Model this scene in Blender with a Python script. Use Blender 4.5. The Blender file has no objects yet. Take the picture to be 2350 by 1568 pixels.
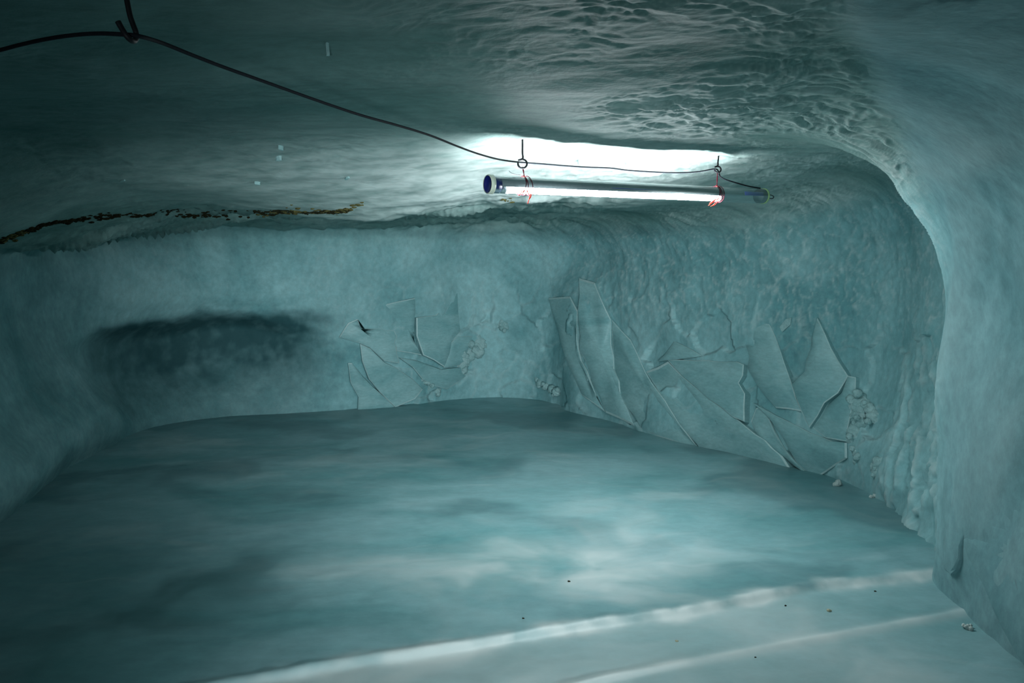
import bpy, bmesh, math, random
import numpy as np
from mathutils import Vector, Matrix

# ------------------------------------------------------------------ scene, camera, world, exposure
C = bpy.context.scene
COL = C.collection
FPX = 1828.0                                   # focal length in pixels of a 2350 px wide frame
CAM_Z = 1.5
PITCH = math.atan(184.0 / FPX)                 # camera looks slightly down, horizon at y = 600

cam_d = bpy.data.cameras.new('camera')
cam_d.sensor_width = 36.0
cam_d.lens = FPX / 2350.0 * 36.0
cam_d.clip_start = 0.02
cam = bpy.data.objects.new('camera', cam_d)
COL.objects.link(cam)
cam.location = (0, 0, CAM_Z)
cam.rotation_euler = (math.pi / 2 - PITCH, 0, 0)
C.camera = cam

w = bpy.data.worlds.new('world')
C.world = w
w.use_nodes = True
w.node_tree.nodes['Background'].inputs[0].default_value = (0.42, 0.80, 0.86, 1)   # daylight filtered by the ice of the passage
w.node_tree.nodes['Background'].inputs[1].default_value = 0.02

C.view_settings.view_transform = 'Standard'
C.view_settings.look = 'None'
C.view_settings.gamma = 1
C.view_settings.use_curve_mapping = False
C.view_settings.exposure = 0.0
C.cycles.use_denoising = True
C.cycles.adaptive_threshold = 0.02
C.cycles.max_bounces = 8
C.cycles.diffuse_bounces = 6
C.cycles.transparent_max_bounces = 12
C.cycles.caustics_reflective = False
C.cycles.sample_clamp_indirect = 4.0

LAMP_STRENGTH = 250.0
LS = 1.3                                       # size and distance of the lamp

def area_light(name, loc, target, sx, sy, power, colour):
    d = bpy.data.lights.new(name, 'AREA')
    d.shape = 'RECTANGLE'; d.size = sx; d.size_y = sy
    d.energy = power; d.color = colour
    o = bpy.data.objects.new(name, d)
    COL.objects.link(o)
    o.location = loc
    o.rotation_euler = (Vector(target) - Vector(loc)).to_track_quat('-Z', 'Y').to_euler()
    return o
# added unseen area fill behind the camera, narrowed to brighten the near arch
pl_ = area_light('arch_fill', (-1.6, -2.2, 1.0), (1.3, 1.7, 2.0), 1.2, 0.3, 2.6, (0.80, 0.97, 1.0))
pl_.data.spread = math.radians(60)

def spot(name, loc, target, power, angle, colour, radius=0.12):
    d = bpy.data.lights.new(name, 'SPOT')
    d.energy = power; d.color = colour; d.spot_size = math.radians(angle); d.spot_blend = 1.0; d.shadow_soft_size = radius
    o = bpy.data.objects.new(name, d)
    COL.objects.link(o)
    o.location = loc
    o.rotation_euler = (Vector(target) - Vector(loc)).to_track_quat('-Z', 'Y').to_euler()
    return o
# added unseen spots behind the camera, brightening the back and right walls
spot('wall_fill_spot', (0.3, -2.6, 0.75), (-0.85, 8.0, 0.95), 1650.0, 34.0, (0.80, 0.96, 1.0))
spot('wall_fill_spot', (-0.4, -2.6, 0.75), (1.95, 5.4, 1.1), 430.0, 25.0, (0.80, 0.96, 1.0))

rng = random.Random(7)
nrng = np.random.RandomState(11)

# ------------------------------------------------------------------ helpers
F_ = np.array([0, math.cos(PITCH), -math.sin(PITCH)])
U_ = np.array([0, math.sin(PITCH), math.cos(PITCH)])
R_ = np.array([1.0, 0, 0])

def ray(x, y):
    return F_ + R_ * ((x - 1175.0) / FPX) + U_ * ((784.0 - y) / FPX)

def at(x, y, Y):
    """the point of the sight line through (x, y) that lies Y metres into the cave"""
    d = ray(x, y)
    return np.array([0, 0, CAM_Z]) + d * (Y / d[1])

def sstep(a, b, x):
    t = np.clip((x - a) / (b - a), 0, 1)
    return t * t * (3 - 2 * t)

def perlin(p, seed=0):
    """gradient noise, p is (n,3), about -1..1"""
    p = np.asarray(p, dtype=np.float32)
    pi = np.floor(p).astype(np.int32)
    pf = p - pi
    u = pf * pf * pf * (pf * (pf * 6 - 15) + 10)
    out = None
    def g(ix, iy, iz, fx, fy, fz):
        h = (ix.astype(np.uint32) * np.uint32(374761393) + iy.astype(np.uint32) * np.uint32(668265263)
             + iz.astype(np.uint32) * np.uint32(2246822519) + np.uint32(seed * 3266489917 & 0xffffffff))
        h = (h ^ (h >> np.uint32(13))) * np.uint32(1274126177)
        h = h ^ (h >> np.uint32(16))
        a = (h & np.uint32(1023)).astype(np.float32) * np.float32(2 * math.pi / 1024)
        zz = ((h >> np.uint32(10)) & np.uint32(1023)).astype(np.float32) / 511.5 - 1
        r = np.sqrt(np.maximum(0, 1 - zz * zz))
        return np.cos(a) * r * fx + np.sin(a) * r * fy + zz * fz
    x, y, z = pi[:, 0], pi[:, 1], pi[:, 2]
    fx, fy, fz = pf[:, 0], pf[:, 1], pf[:, 2]
    def lerp(a, b, t): return a + t * (b - a)
    c = []
    for dz in (0, 1):
        r0 = lerp(g(x, y, z + dz, fx, fy, fz - dz), g(x + 1, y, z + dz, fx - 1, fy, fz - dz), u[:, 0])
        r1 = lerp(g(x, y + 1, z + dz, fx, fy - 1, fz - dz), g(x + 1, y + 1, z + dz, fx - 1, fy - 1, fz - dz), u[:, 0])
        c.append(lerp(r0, r1, u[:, 1]))
    return lerp(c[0], c[1], u[:, 2]) * 1.6

def fbm(p, sc, oct=3, seed=0, gain=0.5):
    p = np.asarray(p) * np.asarray(sc)
    s, a = 0, 1.0
    for i in range(oct):
        s = s + a * perlin(p, seed + i * 17)
        p = p * 2.03 + 11.3
        a *= gain
    return s

def ridged(p, sc, oct=3, seed=0, gain=0.5):
    """0..1, sharp crests"""
    p = np.asarray(p) * np.asarray(sc)
    s, a, n = 0, 1.0, 0
    for i in range(oct):
        s = s + a * (1 - np.minimum(1, np.abs(perlin(p, seed + i * 13)) * 1.6))
        n += a
        p = p * 2.1 + 5.1
        a *= gain
    return s / n

def worley(p, sc, seed=0):
    """distance to the nearest and second nearest cell point, and a random slope inside the nearest cell"""
    p = (np.asarray(p) * np.asarray(sc)).astype(np.float32)
    pi = np.floor(p).astype(np.int32)
    pf = p - pi
    n = len(p)
    f1 = np.full(n, 9.0, np.float32); f2 = f1.copy(); sl = np.zeros(n, np.float32)
    for i in (-1, 0, 1):
        for j in (-1, 0, 1):
            for k in (-1, 0, 1):
                h = ((pi[:, 0] + i).astype(np.uint32) * np.uint32(374761393) + (pi[:, 1] + j).astype(np.uint32) * np.uint32(668265263)
                     + (pi[:, 2] + k).astype(np.uint32) * np.uint32(2246822519) + np.uint32(seed * 977 + 5))
                h = (h ^ (h >> np.uint32(13))) * np.uint32(1274126177); h ^= h >> np.uint32(16)
                r = [((h >> np.uint32(b)) & np.uint32(1023)).astype(np.float32) / 1023 for b in (0, 10, 20)]
                dx, dy, dz = i + r[0] - pf[:, 0], j + r[1] - pf[:, 1], k + r[2] - pf[:, 2]
                dd = dx * dx + dy * dy + dz * dz
                s_ = dx * (r[1] - 0.5) + dy * (r[2] - 0.5) + dz * (r[0] - 0.5) + 0.35 * (r[1] - 0.5)
                near = dd < f1
                f2 = np.where(near, f1, np.minimum(f2, dd)); sl = np.where(near, s_, sl); f1 = np.where(near, dd, f1)
    return np.sqrt(f1), np.sqrt(f2), sl

# ------------------------------------------------------------------ node helpers and materials
def new_mat(name):
    m = bpy.data.materials.new(name)
    m.use_nodes = True
    nt = m.node_tree
    b = nt.nodes['Principled BSDF']
    return m, nt, b

def simple(name, col, rough=0.5, metal=0.0, spec=0.5, scale=60.0, var=0.25):
    m, nt, b = new_mat(name)
    tc = nt.nodes.new('ShaderNodeTexCoord')
    n = nt.nodes.new('ShaderNodeTexNoise'); n.inputs['Scale'].default_value = scale
    nt.links.new(tc.outputs['Object'], n.inputs['Vector'])
    mx = nt.nodes.new('ShaderNodeMix'); mx.data_type = 'RGBA'
    nt.links.new(n.outputs['Fac'], mx.inputs['Factor'])
    mx.inputs['A'].default_value = tuple(c * (1 - var) for c in col) + (1,)
    mx.inputs['B'].default_value = tuple(min(1, c * (1 + var)) for c in col) + (1,)
    nt.links.new(mx.outputs['Result'], b.inputs['Base Color'])
    b.inputs['Roughness'].default_value = rough
    b.inputs['Metallic'].default_value = metal
    b.inputs['Specular IOR Level'].default_value = spec
    return m

def ice(name, deep, light, frost=(0.55, 0.62, 0.62), scale=1.3, stretch=(1, 1, 1), rough=0.42, bump=0.35, bump_scale=38,
        use_attr=True, lo=0.35, hi=0.68, fine=0.16, spec=0.4, sss=0.0, bump_stretch=(1, 1, 1), kinds=()):
    m, nt, b = new_mat(name)
    N, L = nt.nodes, nt.links
    tc = N.new('ShaderNodeTexCoord')
    mp = N.new('ShaderNodeMapping'); mp.inputs['Scale'].default_value = stretch
    L.new(tc.outputs['Object'], mp.inputs['Vector'])
    n1 = N.new('ShaderNodeTexNoise'); n1.inputs['Scale'].default_value = scale; n1.inputs['Detail'].default_value = 7
    n1.inputs['Roughness'].default_value = 0.58; n1.inputs['Distortion'].default_value = 0.6
    L.new(mp.outputs['Vector'], n1.inputs['Vector'])
    r1 = N.new('ShaderNodeMapRange'); r1.inputs['From Min'].default_value = lo; r1.inputs['From Max'].default_value = hi
    L.new(n1.outputs['Fac'], r1.inputs['Value'])
    mx = N.new('ShaderNodeMix'); mx.data_type = 'RGBA'
    mx.inputs['A'].default_value = deep + (1,); mx.inputs['B'].default_value = light + (1,)
    L.new(r1.outputs['Result'], mx.inputs['Factor'])
    last = mx
    for attr, dk, lk in kinds:
        m2 = N.new('ShaderNodeMix'); m2.data_type = 'RGBA'
        m2.inputs['A'].default_value = dk + (1,); m2.inputs['B'].default_value = lk + (1,)
        L.new(r1.outputs['Result'], m2.inputs['Factor'])
        ka = N.new('ShaderNodeAttribute'); ka.attribute_name = attr
        m3 = N.new('ShaderNodeMix'); m3.data_type = 'RGBA'
        L.new(ka.outputs['Fac'], m3.inputs['Factor'])
        L.new(last.outputs['Result'], m3.inputs['A']); L.new(m2.outputs['Result'], m3.inputs['B'])
        last = m3
    # fine mottling
    n2 = N.new('ShaderNodeTexNoise'); n2.inputs['Scale'].default_value = scale * 14; n2.inputs['Detail'].default_value = 5
    n2.inputs['Roughness'].default_value = 0.65
    L.new(mp.outputs['Vector'], n2.inputs['Vector'])
    r2 = N.new('ShaderNodeMapRange'); r2.inputs['From Min'].default_value = 0.3; r2.inputs['From Max'].default_value = 0.7
    r2.inputs['To Min'].default_value = 1 - fine; r2.inputs['To Max'].default_value = 1 + fine
    L.new(n2.outputs['Fac'], r2.inputs['Value'])
    mul = N.new('ShaderNodeMix'); mul.data_type = 'RGBA'; mul.blend_type = 'MULTIPLY'; mul.inputs['Factor'].default_value = 1
    L.new(last.outputs['Result'], mul.inputs['A']); L.new(r2.outputs['Result'], mul.inputs['B'])
    last = mul
    if use_attr:
        at_ = N.new('ShaderNodeAttribute'); at_.attribute_name = 'frost'
        fx = N.new('ShaderNodeMix'); fx.data_type = 'RGBA'
        L.new(at_.outputs['Fac'], fx.inputs['Factor'])
        L.new(last.outputs['Result'], fx.inputs['A']); fx.inputs['B'].default_value = frost + (1,)
        last = fx
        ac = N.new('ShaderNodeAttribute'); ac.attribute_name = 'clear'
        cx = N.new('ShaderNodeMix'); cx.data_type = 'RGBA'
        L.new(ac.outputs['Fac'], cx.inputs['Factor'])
        L.new(last.outputs['Result'], cx.inputs['A']); cx.inputs['B'].default_value = (0.02, 0.075, 0.085, 1)      # dark tone for clear ice and for painted shade
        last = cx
    L.new(last.outputs['Result'], b.inputs['Base Color'])
    b.inputs['Roughness'].default_value = rough
    b.inputs['Specular IOR Level'].default_value = spec
    b.inputs['IOR'].default_value = 1.31
    if sss > 0:
        b.inputs['Subsurface Weight'].default_value = sss
        b.inputs['Subsurface Radius'].default_value = (0.3, 0.8, 1.0)
        b.inputs['Subsurface Scale'].default_value = 0.03
    mb = N.new('ShaderNodeMapping'); mb.inputs['Scale'].default_value = bump_stretch
    L.new(tc.outputs['Object'], mb.inputs['Vector'])
    n3 = N.new('ShaderNodeTexNoise'); n3.inputs['Scale'].default_value = bump_scale; n3.inputs['Detail'].default_value = 6
    L.new(mb.outputs['Vector'], n3.inputs['Vector'])
    bp = N.new('ShaderNodeBump'); bp.inputs['Strength'].default_value = bump; bp.inputs['Distance'].default_value = 0.012
    L.new(n3.outputs['Fac'], bp.inputs['Height'])
    L.new(bp.outputs['Normal'], b.inputs['Normal'])
    return m

# walls and ceiling are one body of ice: the kind of ice changes gradually from the old grey ceiling to the blue walls and the smooth near arch
M_SHELL = ice('cave_ice', (0.10, 0.20, 0.185), (0.22, 0.34, 0.32), frost=(0.68, 0.75, 0.73), scale=1.1, stretch=(1, 1.3, 1), rough=0.55, bump=0.3, bump_scale=30, bump_stretch=(0.8, 1, 0.7), spec=0.13,
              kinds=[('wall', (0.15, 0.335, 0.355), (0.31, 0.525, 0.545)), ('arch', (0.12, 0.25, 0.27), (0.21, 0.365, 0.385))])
M_CEIL = M_BACK = M_LEFT = M_RIGHT = M_SHELL
M_FLOOR = ice('floor_ice', (0.125, 0.30, 0.315), (0.26, 0.435, 0.46), frost=(0.62, 0.68, 0.67), scale=1.1, stretch=(0.8, 1.3, 1), rough=0.38, bump=0.12, bump_scale=9, fine=0.10, spec=0.5)
M_PLATE = ice('plate_ice', (0.18, 0.36, 0.375), (0.31, 0.50, 0.51), scale=2.0, stretch=(0.8, 0.8, 2.0), rough=0.4, bump=0.15, bump_scale=16, use_attr=False, fine=0.12)
M_EDGE = ice('plate_edge_ice', (0.36, 0.52, 0.52), (0.46, 0.60, 0.60), scale=4, rough=0.35, bump=0.2, bump_scale=30, use_attr=False, fine=0.1)
M_FROST = ice('frost', (0.35, 0.44, 0.43), (0.55, 0.62, 0.60), scale=9, rough=0.75, bump=0.6, bump_scale=70, use_attr=False, fine=0.15, spec=0.2)

# ------------------------------------------------------------------ object helpers
def mesh_obj(name, verts, faces, mat, parent=None, smooth=True, edges=()):
    me = bpy.data.meshes.new(name)
    me.from_pydata([tuple(map(float, v)) for v in verts], list(edges), faces)
    me.materials.append(mat)
    if smooth:
        me.polygons.foreach_set('use_smooth', [True] * len(me.polygons))
    o = bpy.data.objects.new(name, me)
    COL.objects.link(o)
    if parent is not None:
        o.parent = parent
    return o

def bm_obj(name, bm, mat, parent=None, smooth=True):
    bmesh.ops.recalc_face_normals(bm, faces=bm.faces)
    me = bpy.data.meshes.new(name)
    bm.to_mesh(me); bm.free()
    me.materials.append(mat)
    if smooth:
        me.polygons.foreach_set('use_smooth', [True] * len(me.polygons))
    o = bpy.data.objects.new(name, me)
    COL.objects.link(o)
    if parent is not None:
        o.parent = parent
    return o

def empty(name, loc, label, cat, group=None):
    o = bpy.data.objects.new(name, None)
    o.empty_display_size = 0.05
    COL.objects.link(o)
    o.location = loc
    tag(o, label, cat, group)
    return o

def tag(o, label, cat, group=None):
    o['label'] = label; o['category'] = cat
    if group: o['group'] = group
    return o

def catmull(pts, n=8, closed=False):
    pts = [np.asarray(p, float) for p in pts]
    out = []
    m = len(pts)
    for i in range(m if closed else m - 1):
        if closed:
            p0, p1, p2, p3 = pts[i - 1], pts[i], pts[(i + 1) % m], pts[(i + 2) % m]
        else:
            p0, p1, p2, p3 = pts[max(i - 1, 0)], pts[i], pts[i + 1], pts[min(i + 2, m - 1)]
        for k in range(n):
            t = k / n
            out.append(0.5 * (2 * p1 + (p2 - p0) * t + (2 * p0 - 5 * p1 + 4 * p2 - p3) * t * t + (3 * p1 - p0 - 3 * p2 + p3) * t ** 3))
    if not closed:
        out.append(pts[-1])
    return np.array(out)

def tube_geo(path, r, sides=8, closed=False, verts=None, faces=None):
    """rotation-minimising tube; r is a number or a list; appended to verts and faces"""
    if verts is None: verts, faces = [], []
    path = [np.asarray(p, float) for p in path]
    n = len(path)
    rr = [r] * n if np.isscalar(r) else list(r)
    base = len(verts)
    prev = None
    for i in range(n):
        if closed:
            t = path[(i + 1) % n] - path[i - 1]
        else:
            t = path[min(i + 1, n - 1)] - path[max(i - 1, 0)]
        t = t / (np.linalg.norm(t) + 1e-12)
        if prev is None:
            a = np.array([0, 0, 1.0]) if abs(t[2]) < 0.9 else np.array([1.0, 0, 0])
        else:
            a = prev
        a = a - t * np.dot(a, t); a /= np.linalg.norm(a) + 1e-12
        prev = a
        b = np.cross(t, a)
        for k in range(sides):
            an = 2 * math.pi * k / sides
            verts.append(path[i] + (a * math.cos(an) + b * math.sin(an)) * rr[i])
    for i in range(n if closed else n - 1):
        j = (i + 1) % n
        for k in range(sides):
            k2 = (k + 1) % sides
            faces.append((base + i * sides + k, base + i * sides + k2, base + j * sides + k2, base + j * sides + k))
    if not closed:
        faces.append(tuple(base + k for k in range(sides))[::-1])
        faces.append(tuple(base + (n - 1) * sides + k for k in range(sides)))
    return verts, faces

def tube_obj(name, path, r, mat, parent=None, sides=8, closed=False, origin=None):
    v, f = tube_geo(path, r, sides, closed)
    if origin is not None:
        v = [p - np.asarray(origin) for p in v]
    return mesh_obj(name, v, f, mat, parent)

# ------------------------------------------------------------------ the cave: a distance field of the hollow in the ice
PLAN = [(-2.6, -3.4), (-2.75, -1.5), (-2.8, 0.5), (-2.9, 2.6), (-3.09, 4.5), (-3.36, 5.8), (-3.32, 6.75), (-2.98, 7.35), (-2.41, 7.66), (-1.41, 7.95),
        (-0.85, 8.3), (-0.35, 8.62), (0.2, 8.52), (0.56, 8.15), (0.91, 7.41), (1.34, 6.53), (2.02, 5.65), (2.27, 5.2), (2.28, 4.7), (2.22, 4.2),
        (2.16, 3.9), (1.99, 3.64), (1.94, 3.42), (1.93, 2.9), (1.93, 1.5), (1.95, 0), (1.95, -1.5), (1.95, -3.4)]
plan = catmull(PLAN, 6)
plan = np.vstack([plan, plan[:1]])
GX0, GY0, GS = -4.2, -4.2, 0.04
gx = np.arange(GX0, 3.2, GS); gy = np.arange(GY0, 9.8, GS)
GX, GY = np.meshgrid(gx, gy)
P2 = np.stack([GX.ravel(), GY.ravel()], 1)
best = np.full(len(P2), 1e9); inside = np.zeros(len(P2), bool)
for i in range(len(plan) - 1):
    a, b = plan[i], plan[i + 1]
    ab = b - a
    L2 = ab @ ab + 1e-12
    t = np.clip(((P2 - a) @ ab) / L2, 0, 1)
    dd = P2 - a - t[:, None] * ab
    best = np.minimum(best, (dd * dd).sum(1))
    if (b[1] != a[1]):
        cr = ((a[1] > P2[:, 1]) != (b[1] > P2[:, 1])) & (P2[:, 0] < (b[0] - a[0]) * (P2[:, 1] - a[1]) / (b[1] - a[1]) + a[0])
        inside ^= cr
DG = (np.sqrt(best) * np.where(inside, 1, -1)).reshape(GX.shape)

def plan_d(x, y):
    fx = np.clip((x - GX0) / GS, 0, len(gx) - 1.001); fy = np.clip((y - GY0) / GS, 0, len(gy) - 1.001)
    ix = fx.astype(np.int32); iy = fy.astype(np.int32)
    fx = fx - ix; fy = fy - iy
    return (DG[iy, ix] * (1 - fx) * (1 - fy) + DG[iy, ix + 1] * fx * (1 - fy) + DG[iy + 1, ix] * (1 - fx) * fy + DG[iy + 1, ix + 1] * fx * fy)

# edge of the smooth near arch, from the foot of the right wall up and over the ceiling (plan view)
ARCH = np.array([(2.05, 3.72), (1.85, 3.45), (1.62, 3.30), (1.29, 2.84), (0.95, 2.28), (0.72, 1.82), (0.45, 1.2), (0.2, 0.4)])
def arch_side(x, y):
    """metres behind (+) or in front of (-) the edge of the near arch"""
    ya = np.interp(x, ARCH[::-1, 0], ARCH[::-1, 1])
    return (y - ya) * 0.62

def ceil_h(x, y):
    h = 2.075 + 0 * x
    h = h - 0.20 * sstep(-2.0, -3.3, x) * sstep(7.6, 5.2, y) - 0.05 * sstep(-2.0, -3.3, x)
    h = h - 0.14 * sstep(3.9, 5.4, y - 0.45 * x) - 0.08 * sstep(0.3, -1.6, x) * sstep(3.0, 4.4, y)
    h = h - 0.014 * sstep(0.06, -0.10, arch_side(x, y)) * sstep(0.3, 0.9, x)
    h = h + 0.05 * np.sin(x * 1.3 + 0.4) * np.sin(y * 0.9) * sstep(0.8, 2.0, np.hypot(x - 0.7, y - 4.2))
    h = h - 0.13 * np.exp(-((x + 1.05) / 0.85) ** 2 - ((y - 5.35) / 0.7) ** 2)
    return h

def field(p):
    x, y, z = p[:, 0], p[:, 1], p[:, 2]
    d = plan_d(x, y)
    # hollow under an overhang in the back wall, left
    win = sstep(-4.0, -3.3, x) * sstep(-1.7, -2.7, x) * sstep(6.0, 6.8, y)
    d = d + 0.27 * win * sstep(1.0, 0.78, z - 0.05 * np.sin(x * 4)) * sstep(0.0, 0.6, z)
    # belly of the wall over the hollow
    d = d - 0.10 * win * sstep(0.95, 1.2, z) * sstep(1.8, 1.35, z)
    # slanting toe of the left wall
    wl = sstep(-1.8, -2.4, x) * sstep(7.2, 6.2, y)
    d = d - 0.22 * wl * np.exp(-((z - 0.22) / 0.3) ** 2) + 0.12 * wl * sstep(0.5, 1.2, z)
    # right recess hollows out above the toe
    wr = sstep(0.2, 0.9, x) * sstep(3.7, 4.3, y)
    d = d + 0.16 * wr * sstep(0.1, 0.8, z)
    # folded column where the back wall turns into the right one
    col = np.exp(-((x - 0.72) / 0.35) ** 2 - ((y - 8.0) / 0.5) ** 2)
    d = d - 0.22 * col * sstep(1.6, 0.9, z)
    c = ceil_h(x, y) - z
    k = 0.07 + 0.55 * sstep(-1.3, 0.5, x) + 0.35 * sstep(0.5, 1.0, x) * sstep(4.4, 3.4, y)
    h = np.maximum(k - np.abs(d - c), 0) / k
    return np.minimum(d, c) - h * h * k * 0.25, c - d

def march(o, dirs, steps=70):
    n = len(dirs)
    t = np.full(n, 0.05)
    for i in range(steps):
        f, _ = field(o + dirs * t[:, None])
        t = t + np.maximum(f, -0.2) * (0.85 if i < steps - 12 else 0.6)
        t = np.clip(t, 0.02, 16)
    return o + dirs * t[:, None]

def normals(p):
    e = 0.012
    g = np.zeros_like(p)
    for i in range(3):
        q = p.copy(); q[:, i] += e
        r = p.copy(); r[:, i] -= e
        g[:, i] = field(q)[0] - field(r)[0]
    return g / (np.linalg.norm(g, axis=1)[:, None] + 1e-9)

CAM = np.array([0, 0, CAM_Z])
def wall_at(px):
    """points of the bare cave surface on the sight lines through the pixels of a list, with normals"""
    d = np.array([ray(x, y) for x, y in px]); d /= np.linalg.norm(d, axis=1)[:, None]
    p = march(CAM, d, 110)
    return p, normals(p)

# sampling directions from a point inside the cave, fine towards what the photograph looks at
C0 = np.array([0.0, 1.0, 1.15])
az = np.concatenate([np.arange(-165, -62, 1.5), np.arange(-62, 82, 0.125), np.arange(82, 166, 1.5)]) * math.pi / 180
el = np.concatenate([np.arange(-60, -13, 0.4), np.arange(-13, 27, 0.11), np.arange(27, 60, 0.25), np.arange(60, 90.1, 0.75)]) * math.pi / 180
AZ, EL = np.meshgrid(az, el)
nr, nc = AZ.shape
D = np.stack([np.sin(AZ) * np.cos(EL), np.cos(AZ) * np.cos(EL), np.sin(EL)], -1).reshape(-1, 3)
P = march(C0, D)
keep = (P[:, 2] > -0.25) & (P[:, 1] > -3.2)
NRM = normals(P)
_, CD = field(P)                                # ceiling distance minus wall distance
cw = sstep(0.12, -0.12, CD)                     # 1 on the ceiling, 0 on the walls

# surface relief of the ice, in metres, and how pale it is
def relief(p, cw):
    n = len(p)
    d = np.zeros(n); fr = np.zeros(n)
    ceil = cw > 0.01
    q = p[ceil]; wq = cw[ceil]
    near = sstep(0.08, -0.08, arch_side(q[:, 0], q[:, 1])) * sstep(0.2, 0.6, q[:, 0])
    back = sstep(4.6, 5.6, q[:, 1]) * sstep(1.2, 0.2, q[:, 0])
    right = sstep(-0.5, 0.8, q[:, 0]) * (1 - near)
    big = fbm(q, (1.0, 1.7, 1), 3, 3)
    wp = q + 0.10 * np.stack([fbm(q, 4, 2, 9), fbm(q, 4, 2, 19), 0 * wq], 1)
    f1, f2, _ = worley(wp * np.array([1, 1, 0.0]) + np.array([0, 0, 0.5]), (5.0, 8.0, 1.0), 3)
    g1, g2, _ = worley(wp * np.array([1, 1, 0.0]) + np.array([0, 0, 0.5]), (13.0, 19.0, 1.0), 4)
    msk = np.clip(0.5 + 0.9 * fbm(q, 1.3, 2, 23), 0.1, 1.0)
    lay = fbm(q, (1.6, 4.5, 2), 3, 31)
    rough_b = fbm(q, (7, 13, 5), 3, 37)
    scl = (0.30 + 0.9 * right) * (1 - 0.92 * near) * msk
    h1, h2, _ = worley(wp * np.array([1, 1, 0.0]) + np.array([0, 0, 0.5]), (24.0, 34.0, 1.0), 8)
    d[ceil] = wq * (0.020 * big + 0.016 * scl * (f1 - 0.5) + 0.017 * scl * (g1 - 0.5) + 0.007 * scl * (h1 - 0.5) + 0.006 * scl * rough_b + back * (0.050 * lay + 0.022 * rough_b))
    crest = np.clip(1 - (f2 - f1) * 8.0, 0, 1) * 0.35 + np.clip(1 - (g2 - g1) * 6.0, 0, 1) * 0.55 + np.clip(1 - (h2 - h1) * 5.0, 0, 1) * 0.3
    frosty_glow = np.exp(-((q[:, 0] + 0.1) / 1.7) ** 2 - ((q[:, 1] - 4.7 - 0.3 * q[:, 0]) / 0.8) ** 2)     # bright ceiling patch round the lamp, painted in as pale frost
    fr[ceil] = wq * np.clip(crest * scl * 0.55 + 0.14 * big + 0.10 * near + 0.9 * frosty_glow * np.clip(0.8 + 0.5 * rough_b, 0, 1), 0, 0.85)
    wall = cw < 0.99
    q = p[wall]; wq = 1 - cw[wall]
    x, y, z = q[:, 0], q[:, 1], q[:, 2]
    near = sstep(0.10, -0.06, arch_side(x, y)) * sstep(0.2, 0.6, x)                        # smooth near arch on the right
    recess = (1 - near) * sstep(0.3, 0.9, x)
    scal = np.clip(recess * sstep(0.8, 1.25, z), 0, 1)
    lump = recess * sstep(5.1, 4.7, y) * sstep(1.15, 0.85, z)                              # dripping lumps low on the right
    frac = sstep(-1.6, -1.2, x) * sstep(0.75, 0.3, x) * sstep(1.35, 1.15, z) * sstep(7.0, 7.6, y) + recess * sstep(1.25, 1.0, z) * (1 - 0.7 * lump)
    big = fbm(q, (0.9, 0.9, 0.8), 3, 41)
    wp = q + 0.06 * np.stack([fbm(q, 5, 2, 43), fbm(q, 5, 2, 44), fbm(q, 5, 2, 46)], 1)
    f1, f2, _ = worley(wp, (7.0, 7.0, 4.5), 5)
    e1, e2, sl = worley(wp, (3.2, 2.2, 2.4), 6)
    vert = ridged(wp, (13.0, 13.0, 5.0), 3, 47)
    drip = ridged(q + 0.05 * fbm(q, 8, 1, 29)[:, None], (7.0, 7.0, 2.4), 4, 49)
    grain = fbm(q, (20, 20, 8), 2, 51)
    speck = np.clip(fbm(q, (42, 42, 26), 3, 57), 0, 1)
    flute = fbm(np.stack([x * 0.5, y * 2.6 + z * 1.5, z * 0.35], 1), 1.0, 3, 61)
    dw = (0.045 * big * (1 - 0.5 * near) + scal * (0.010 * (f1 - 0.5) + 0.012 * (vert - 0.5)) + lump * 0.075 * (drip - 0.5) + near * 0.022 * flute
          + (1 - near) * 0.003 * grain + frac * 0.07 * sl)
    d[wall] += wq * dw
    fr[wall] += wq * np.clip(scal * (1.0 * (vert - 0.70) + 0.30 * speck) + 0.10 * speck * (1 - near) + lump * 1.4 * (drip - 0.66) + 0.10 * big + near * 0.10 * flute
                             + frac * 0.16 * np.clip(1 - (e2 - e1) * 14, 0, 1), 0, 0.6)
    return d, fr

DISP, FROST_GLOW = relief(P, cw)

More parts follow.
